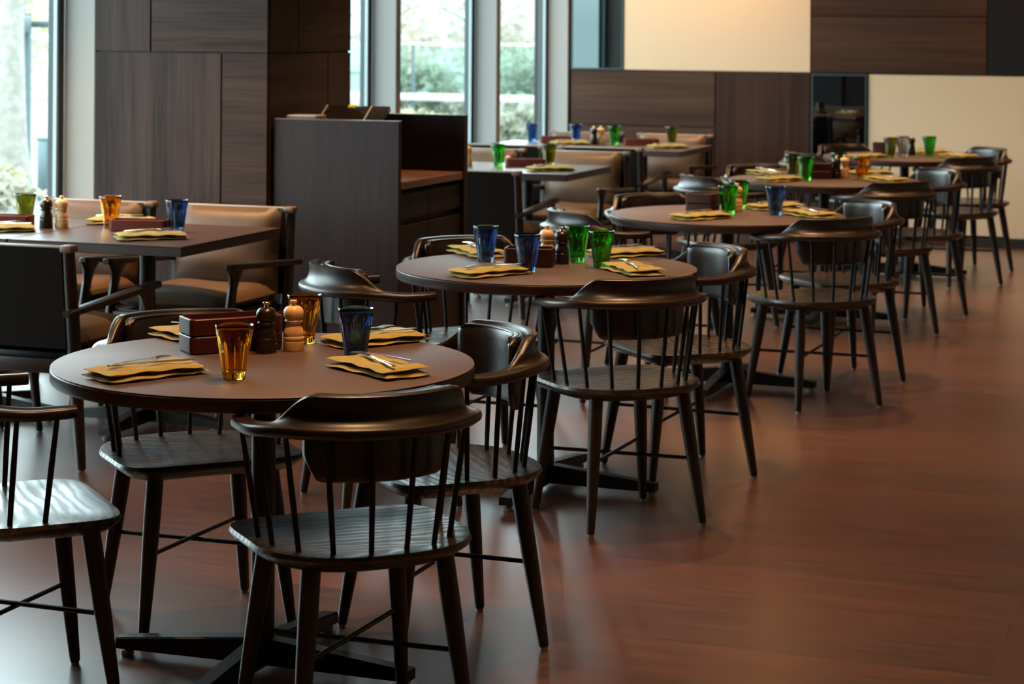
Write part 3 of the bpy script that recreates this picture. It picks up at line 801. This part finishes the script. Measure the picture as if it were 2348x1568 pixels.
# ---- fourth round table
glass('olive', -2.5610, 11.4279, 'dark olive tumbler at the left of the box on the fourth round table')
glass('green', -2.448, 11.221, 'green tumbler in front of the box on the fourth round table')
glass('green', -2.3595, 11.6495, 'green tumbler behind the mills on the fourth round table')
glass('amber', -2.1842, 11.3887, 'amber tumbler on the fourth round table')
mill('dark', -2.3184, 11.3874, 'dark mill to the right of the box on the fourth round table')
mill('pale', -2.285, 11.435, 'pale mill behind the dark mill on the fourth round table')
caddy(-2.4053, 11.3531, 20, .13, .085, .085, M['darkbox'], 'dark wooden box amid the tumblers on the fourth round table', 2)
napkin(-2.7108, 11.5091, -40, 'on the window side of the fourth round table', flip=180)
napkin(-2.555, 11.075, 58, 'at the front of the fourth round table')
napkin(-2.0419, 11.2972, -42, 'in front of the amber tumbler on the fourth round table', flip=180)
napkin(-2.2145, 11.7405, 45, 'behind the amber tumbler on the fourth round table')
# ---- farthest round table
glass('green', -2.192, 13.62, 'green tumbler seen against the cream wall on the farthest round table')
glass('olive', -2.390, 13.38, 'very dark olive tumbler in front of the box on the farthest round table')
glass('smoke', -2.344, 13.545, 'smoky grey tumbler beside the dark box on the farthest round table')
caddy(-2.475, 13.50, 0, .09, .09, .085, M['darkbox'], 'dark box at the left of the tumblers on the farthest round table')
mill('dark', -2.31, 13.66, 'dark mill behind the smoky tumbler on the farthest round table')
napkin(-2.51, 13.24, 60, 'at the front left of the farthest round table')
napkin(-2.00, 13.53, -40, 'in front of the green tumbler on the farthest round table', flip=180)
napkin(-2.235, 13.86, 45, 'behind the green tumbler on the farthest round table')
# ---- square tables in front of the pillar
glass('amber', -4.388, 7.479, 'amber tumbler at the end of the russet box on the pillar-side square table')
glass('blue', -4.0656, 7.4270, 'dark blue tumbler at the right end of the russet box on the pillar-side square table')
caddy(-4.2125, 7.4034, 12, .225, .085, .045, M['brick'], 'low russet box between amber and blue tumblers on the pillar-side square table')
napkin(-4.015, 7.14, 40, 'at the front corner of the pillar-side square table')
napkin(-4.42, 7.62, 15, 'behind the russet box on the pillar-side square table')
mill('dark', -4.60, 7.355, 'dark mill beside the pale mill on the window-side square table in front of the pillar')
mill('pale', -4.553, 7.39, 'pale mill beside the dark mill on the window-side square table in front of the pillar')
glass('olive', -4.7513, 7.4433, 'olive green tumbler near the window on the square table by the photo edge')
caddy(-4.7889, 7.3550, 12, .225, .085, .045, M['brick'], 'russet box behind the olive tumbler at the photo edge')
napkin(-4.68, 7.16, 40, 'in front of the olive tumbler at the photo edge')
# ---- square tables beyond the service cabinet
glass('green', -4.295, 11.584, 'green tumbler at the left of the russet box beyond the service cabinet')
glass('olive', -4.042, 11.74, 'olive tumbler at the right end of the russet box beyond the service cabinet')
caddy(-4.135, 11.60, 22, .225, .085, .045, M['brick'], 'russet box between green and olive tumblers beyond the service cabinet')
napkin(-3.885, 11.31, 40, 'at the front corner of the square table beyond the service cabinet')
mill('pale', -4.45, 11.51, 'pale mill half hidden by the service cabinet')
t = thing('salt_pot', (-4.26, 11.66, TZ), label='small pale pot between green tumbler and russet box beyond the service cabinet', cat='salt pot')
bm = B(); lathe(bm, [(.018, 0), (.021, .01), (.021, .03), (.016, .038)], 24); obj('pot_body', bm, M['fin'], t)
bm = B(); lathe(bm, [(.015, .038), (.015, .046), (.008, .052)], 24); obj('pot_lid', bm, M['beech'], t)
# ---- square tables by the back wall
glass('blue', -4.976, 14.08, 'bright blue tumbler seen against the window in the corner')
glass('blue', -4.677, 14.14, 'blue tumbler next to the mill on the window-corner table')
mill('dark', -4.470, 13.90, 'dark mill on the seam between the two back-wall tables')
mill('pale', -4.435, 13.945, 'pale mill behind the dark mill on the back-wall table')
glass('green', -4.352, 13.975, 'green tumbler beside the mills on the back-wall table')
glass('olive', -3.987, 14.10, 'olive brown tumbler near the aisle end of the back-wall table')
caddy(-4.77, 13.99, 20, .21, .085, .045, M['brick'], 'russet box between the blue tumblers in the window corner')
caddy(-4.16, 13.965, 22, .235, .085, .045, M['brick'], 'russet box between green and olive tumblers on the back-wall table')
napkin(-4.60, 13.78, 40, 'in front of the second blue tumbler in the window corner')
napkin(-3.89, 13.66, 42, 'in front of the olive brown tumbler on the back-wall table')
t = thing('coaster', (-4.976, 14.08, TZ-.0002), label='dark round coaster under the bright blue tumbler in the window corner', cat='coaster')
t.location = (-4.86, 14.03, TZ-.0002); bpy.data.objects.remove(t)

# ------------------------------------------------------------------ outside
bm = B(); box(bm, -45, -5.45, -25, 60, -.2, -.02)
tag(obj('ground', bm, M['paving']), 'pale paved ground outside the windows', 'ground', kind='structure')
fc = thing('building', (0, 0, 0), label='pale building behind the garden trees', cat='building', kind='structure')
bm = B(); box(bm, -44, -1.5, 38, 42, -.02, 4.2); obj('facade', bm, M['facade'], fc)
for i in range(17):
    x = -42+2.4*i; bm = B(); box(bm, x, x+1.5, 37.93, 37.99, .6, 3.7); obj('facade_window', bm, M['facglass'], fc)
def leafball(bm, c, rad, n, size, r):
    for _ in range(n):
        while True:
            p = Vector((r.uniform(-1, 1), r.uniform(-1, 1), r.uniform(-1, 1)))
            if .15 < p.length <= 1: break
        p = Vector((p.x*rad[0], p.y*rad[1], p.z*rad[2]))+Vector(c)
        a = Vector((r.uniform(-1, 1), r.uniform(-1, 1), r.uniform(-.7, .7))).normalized()
        b = a.cross(Vector((r.uniform(-1, 1), r.uniform(-1, 1), r.uniform(-1, 1)))).normalized()
        n_ = a.cross(b); s = size*r.uniform(.6, 1.3)
        v = [bm.verts.new(p+q) for q in (-a*s, b*s*.42+n_*s*.1, a*s, -b*s*.42+n_*s*.1)]
        bm.faces.new((v[0], v[1], v[2])); bm.faces.new((v[0], v[2], v[3]))
def tree(x, y, h, tr, crown, leafm, label, seed, bark='bark', n=900, ls=.07, lean=0., cat='tree', name='garden_tree', group='trees in the garden', branches=6):
    r = random.Random(seed); t = thing(name, (x, y, -.02), label=label, cat=cat, group=group)
    bm = B(); pts = []; rad = []
    for i in range(9):
        f = i/8; pts.append((lean*f*f*h+.04*math.sin(3*f+seed), .04*math.cos(2.6*f+seed), h*f)); rad.append(tr*(1.35-.95*f if i else 1.7))
    tube(bm, pts, rad, 12); obj('trunk', bm, M[bark], t)
    for k in range(branches):
        f = r.uniform(.35, .9); b0 = Vector((lean*f*f*h, 0, h*f)); a = r.uniform(0, 2*PI); L = r.uniform(.4, 1.)*max(.5, crown[0][3] if crown else .8)
        e = b0+Vector((math.cos(a)*L, math.sin(a)*L, L*r.uniform(.4, 1.)))
        bm = B(); tube(bm, [b0, b0.lerp(e, .5)+Vector((0, 0, .05)), e], [tr*.4, tr*.28, tr*.12], 6); obj('branch', bm, M[bark], t)
    bm = B()
    for (cx, cy, cz, rr, rz) in crown: leafball(bm, (cx, cy, cz), (rr, rr, rz), n, ls, r)
    o = obj('foliage', bm, M[leafm], t, 180); return t
def shrub(x, y, rr, rz, leafm, label, seed, n=1100, ls=.06):
    r = random.Random(seed); t = thing('garden_shrub', (x, y, -.02), label=label, cat='shrub', group='shrubs in the garden')
    bm = B()
    for k in range(5):
        a = 2*PI*k/5+seed; tube(bm, [(0, 0, 0), (math.cos(a)*rr*.3, math.sin(a)*rr*.3, rz*.8), (math.cos(a)*rr*.6, math.sin(a)*rr*.6, rz*1.5)], [.02, .014, .006], 6)
    obj('stems', bm, M['barkd'], t)
    bm = B()
    for k in range(6): leafball(bm, (r.uniform(-.45, .45)*rr, r.uniform(-.45, .45)*rr, rz*r.uniform(.8, 1.25)), (rr*.6, rr*.6, rz*.72), n//6, ls, r)
    obj('foliage', bm, M[leafm], t, 180); return t
# seen through the window left of the pillar
tree(-10.9, 16.9, 3.4, .115, [(-.1, 0, 2.9, 1.1, .7), (.5, .3, 2.4, .8, .5)], 'leafa', 'pale-trunked young tree just outside the left window', 3, n=350, ls=.09, lean=.012)
f = thing('tree_stake_frame', (-11.2, 17.3, -.02), label='dark metal stake frame holding up the pale-trunked tree', cat='tree support')
bm = B(); tube(bm, [(-.02, .3, 0), (-.02, .3, 1.62)], .035, 8); obj('stake', bm, M['slate'], f)
bm = B(); tube(bm, [(.62, .75, 0), (.62, .75, 1.62)], .03, 8); obj('stake', bm, M['slate'], f)
bm = B(); tube(bm, [(-.75, .2, 1.52), (.75, .55, 1.52)], .03, 8); obj('crossbar', bm, M['slate'], f)
bm = B(); box(bm, -.62, .08, -.18, .22, 1.44, 1.60, .02); obj('tree_clamp', bm, M['slate'], f)
bm = B(); t = thing('utility_cabinet', (-10.22, 16.35, -.02), D2R(-20), label='slim blue-grey utility box outside the left window', cat='utility box')
box(bm, -.065, .065, -.06, .06, 0, .52, .01); obj('housing', bm, M['slate'], t)
bm = B(); box(bm, -.072, .072, -.067, .067, .52, .545, .006); obj('lid', bm, M['slate'], t)
for i, (x, y, rr, rz, lm) in enumerate(((-9.7, 14.6, .5, .20, 'leafa'), (-10.35, 15.4, .55, .22, 'leafc'), (-11.3, 16.0, .6, .22, 'leafa'))):
    shrub(x, y, rr, rz, lm, 'low planting outside the left window, %s' % ['nearest the glass', 'middle clump', 'at the foot of the pale trunk'][i], 40+i, n=700)
for i, (x, y, h) in enumerate(((-14.5, 22.5, 3.0), (-16.5, 25, 3.3), (-18.5, 28.5, 3.6))):
    tree(x, y, h, .09, [(0, 0, h*.62, 1.5, 1.0), (.6, .4, h*.4, 1.2, .8)], ['leafa', 'leafc', 'leafa'][i], 'background tree beyond the left window, %s from the glass' % ['first', 'second', 'third'][i], 60+i, n=260, ls=.12)
# seen through the two windows right of the pillar
rl = thing('balustrade', (-9.6, 24.5, -.02), label='glass balustrade with white rails across the garden', cat='balustrade')
bm = B(); tube(bm, [(-4.5, 0, 1.30), (3.4, 0, 1.30)], .014, 8); obj('top_rail', bm, M['rail'], rl)
bm = B(); box(bm, -4.5, 3.4, -.05, .05, .615, .70, .006); obj('lower_rail', bm, M['rail'], rl)
for k in range(5):
    x = -4.4+1.9*k; bm = B(); tube(bm, [(x, .02, 0), (x, .02, 1.3)], .025, 8); obj('post', bm, M['slate'], rl)
    bm = B(); box(bm, x+.06, x+1.84, -.006, .006, .72, 1.27); obj('glass_panel', bm, M['railglass'], rl)
tr = [(-10.95, 28.8, 3.3, 'leafa', 'slender tree behind the balustrade, left one'), (-8.95, 29.2, 3.5, 'leafb', 'slender tree behind the balustrade, right one'), (-13.0, 30.5, 3.5, 'leafa', 'tree behind the balustrade nearest the pillar')]
for i, (x, y, h, lm, lab) in enumerate(tr):
    tree(x, y, h, .05, [(0, 0, h*.5, .75, .8), (.25, -.15, h*.36, .6, .5), (-.25, .1, h*.72, .7, .7)], lm, lab, 80+i, 'barkd', n=260, ls=.10)
for i, (x, y, rr, rz, lm, w) in enumerate(((-10.35, 23.3, .5, .33, 'leafa', 'at the left of the farther window'), (-9.3, 22.4, .5, .32, 'leafc', 'in the middle of the right-hand window'), (-8.2, 22.9, .5, .36, 'leafb', 'toward the back wall'), (-11.5, 23.4, .5, .34, 'leafa', 'toward the pillar'),
        (-10.75, 26.0, .70, .62, 'leafb', 'behind the balustrade under the left slender tree'), (-9.2, 26.1, .72, .66, 'leafb', 'behind the balustrade under the right slender tree'), (-7.6, 26.3, .7, .6, 'leafa', 'behind the balustrade toward the back wall'))):
    shrub(x, y, rr, rz, lm, 'garden shrub %s' % w, 120+i, n=1300, ls=.075)

# ------------------------------------------------------------------ light
W = bpy.data.worlds.new('overcast_sky'); bpy.context.scene.world = W; W.use_nodes = True
nt = W.node_tree; bg = nt.nodes['Background']
tc = nt.nodes.new('ShaderNodeTexCoord'); sx = nt.nodes.new('ShaderNodeSeparateXYZ'); rp = nt.nodes.new('ShaderNodeValToRGB')
nt.links.new(tc.outputs['Generated'], sx.inputs[0]); nt.links.new(sx.outputs['Z'], rp.inputs[0]); nt.links.new(rp.outputs[0], bg.inputs[0])
# overcast sky, brightest in a band above the horizon
E_ = rp.color_ramp.elements
E_[0].position = 0.; E_[0].color = (.36, .42, .44, 1)
E_[1].position = .68; E_[1].color = (.16, .18, .20, 1)
for p_, v_ in ((.08, .95), (.42, .95)):
    e_ = E_.new(p_); e_.color = (v_*.80, v_*.94, v_, 1)
bg.inputs['Strength'].default_value = 12.0
def portal(y0, y1):
    l = bpy.data.lights.new('window_portal', 'AREA'); l.shape = 'RECTANGLE'; l.size = 2.6; l.size_y = y1-y0
    l.cycles.is_portal = True
    o = bpy.data.objects.new('window_portal', l); C.objects.link(o); o.location = (-5.40, (y0+y1)/2, 1.40); o.rotation_euler = (0, D2R(-90), 0)
portal(WY+.1, FY-.1)
def spot(x, y, e, col=(1., .55, .24), z=2.86, size=80, blend=.9, soft=.022, aim=None):
    l = bpy.data.lights.new('downlight_or_fill', 'SPOT'); l.energy = e; l.color = col; l.spot_size = D2R(size); l.spot_blend = blend; l.shadow_soft_size = soft
    o = bpy.data.objects.new('downlight_or_fill', l); C.objects.link(o); o.location = (x, y, z)
    d = (Vector(aim)-Vector((x, y, z))) if aim else Vector((0, 0, -1)); o.rotation_euler = d.to_track_quat('-Z', 'Y').to_euler()
EK = 3.2
for tx, ty in TABLES:
    spot(tx+.45, ty-.28, 48*EK); spot(tx+.14, ty+.50, 48*EK)
for y, e in ((2.4, 12), (4.6, 12), (6.8, 16), (9.0, 24), (11.2, 34), (13.4, 34)): spot(-.55, y, e*EK)
for x, y in ((-4.15, 7.9), (-4.85, 7.9), (-4.1, 12.1), (-4.1, 14.2)): spot(x, y, 80*EK, size=70)
spot(-4.05, 14.85, 42*EK, aim=(-4.05, FY, 1.9), size=120)
spot(-1.35, 14.75, 32*EK, aim=(-1.3, FY, .9), size=120)
spot(-2.6, 2.5, 34*EK)
spot(-3.4, 9.5, 75*EK); spot(-3.75, 3.7, 40*EK); spot(-3.75, 5.5, 40*EK)  # added spots: first warms pillar side and cabinet, others lift the near-left floor
for x, y in ((-1.5, -1.6), (1.2, -1.6), (2.0, 3.0), (2.0, 8.0)): spot(x, y, 40*EK, size=120)  # unseen fill spots, added to warm the front and right walls

# ------------------------------------------------------------------ camera
cd = bpy.data.cameras.new('camera'); cam = bpy.data.objects.new('camera', cd); C.objects.link(cam)
cd.sensor_width = 36; cd.sensor_fit = 'HORIZONTAL'; cd.lens = 5000/2348*36
cam.location = (0, 0, 1.546)
# level camera turned 20 degrees toward the windows, rolled by 0.4 degrees, with the frame shifted down
cam.matrix_world = Matrix.Translation((0, 0, 1.546)) @ Matrix.Rotation(D2R(20), 4, 'Z') @ Matrix.Rotation(PI/2, 4, 'X') @ Matrix.Rotation(.007, 4, 'Z')
cd.shift_x = 0.; cd.shift_y = -(784-52)/2348
cd.clip_start = .1; cd.clip_end = 200
cd.dof.use_dof = True; cd.dof.focus_distance = 5.6; cd.dof.aperture_fstop = 6.3
S = bpy.context.scene; S.camera = cam
S.view_settings.view_transform = 'Standard'; S.view_settings.look = 'None'; S.view_settings.gamma = 1; S.view_settings.use_curve_mapping = False
S.view_settings.exposure = 0.
S.cycles.max_bounces = 10; S.cycles.transmission_bounces = 10; S.cycles.transparent_max_bounces = 16; S.cycles.glossy_bounces = 5; S.cycles.diffuse_bounces = 4
S.cycles.sample_clamp_indirect = 6.; S.cycles.use_denoising = True
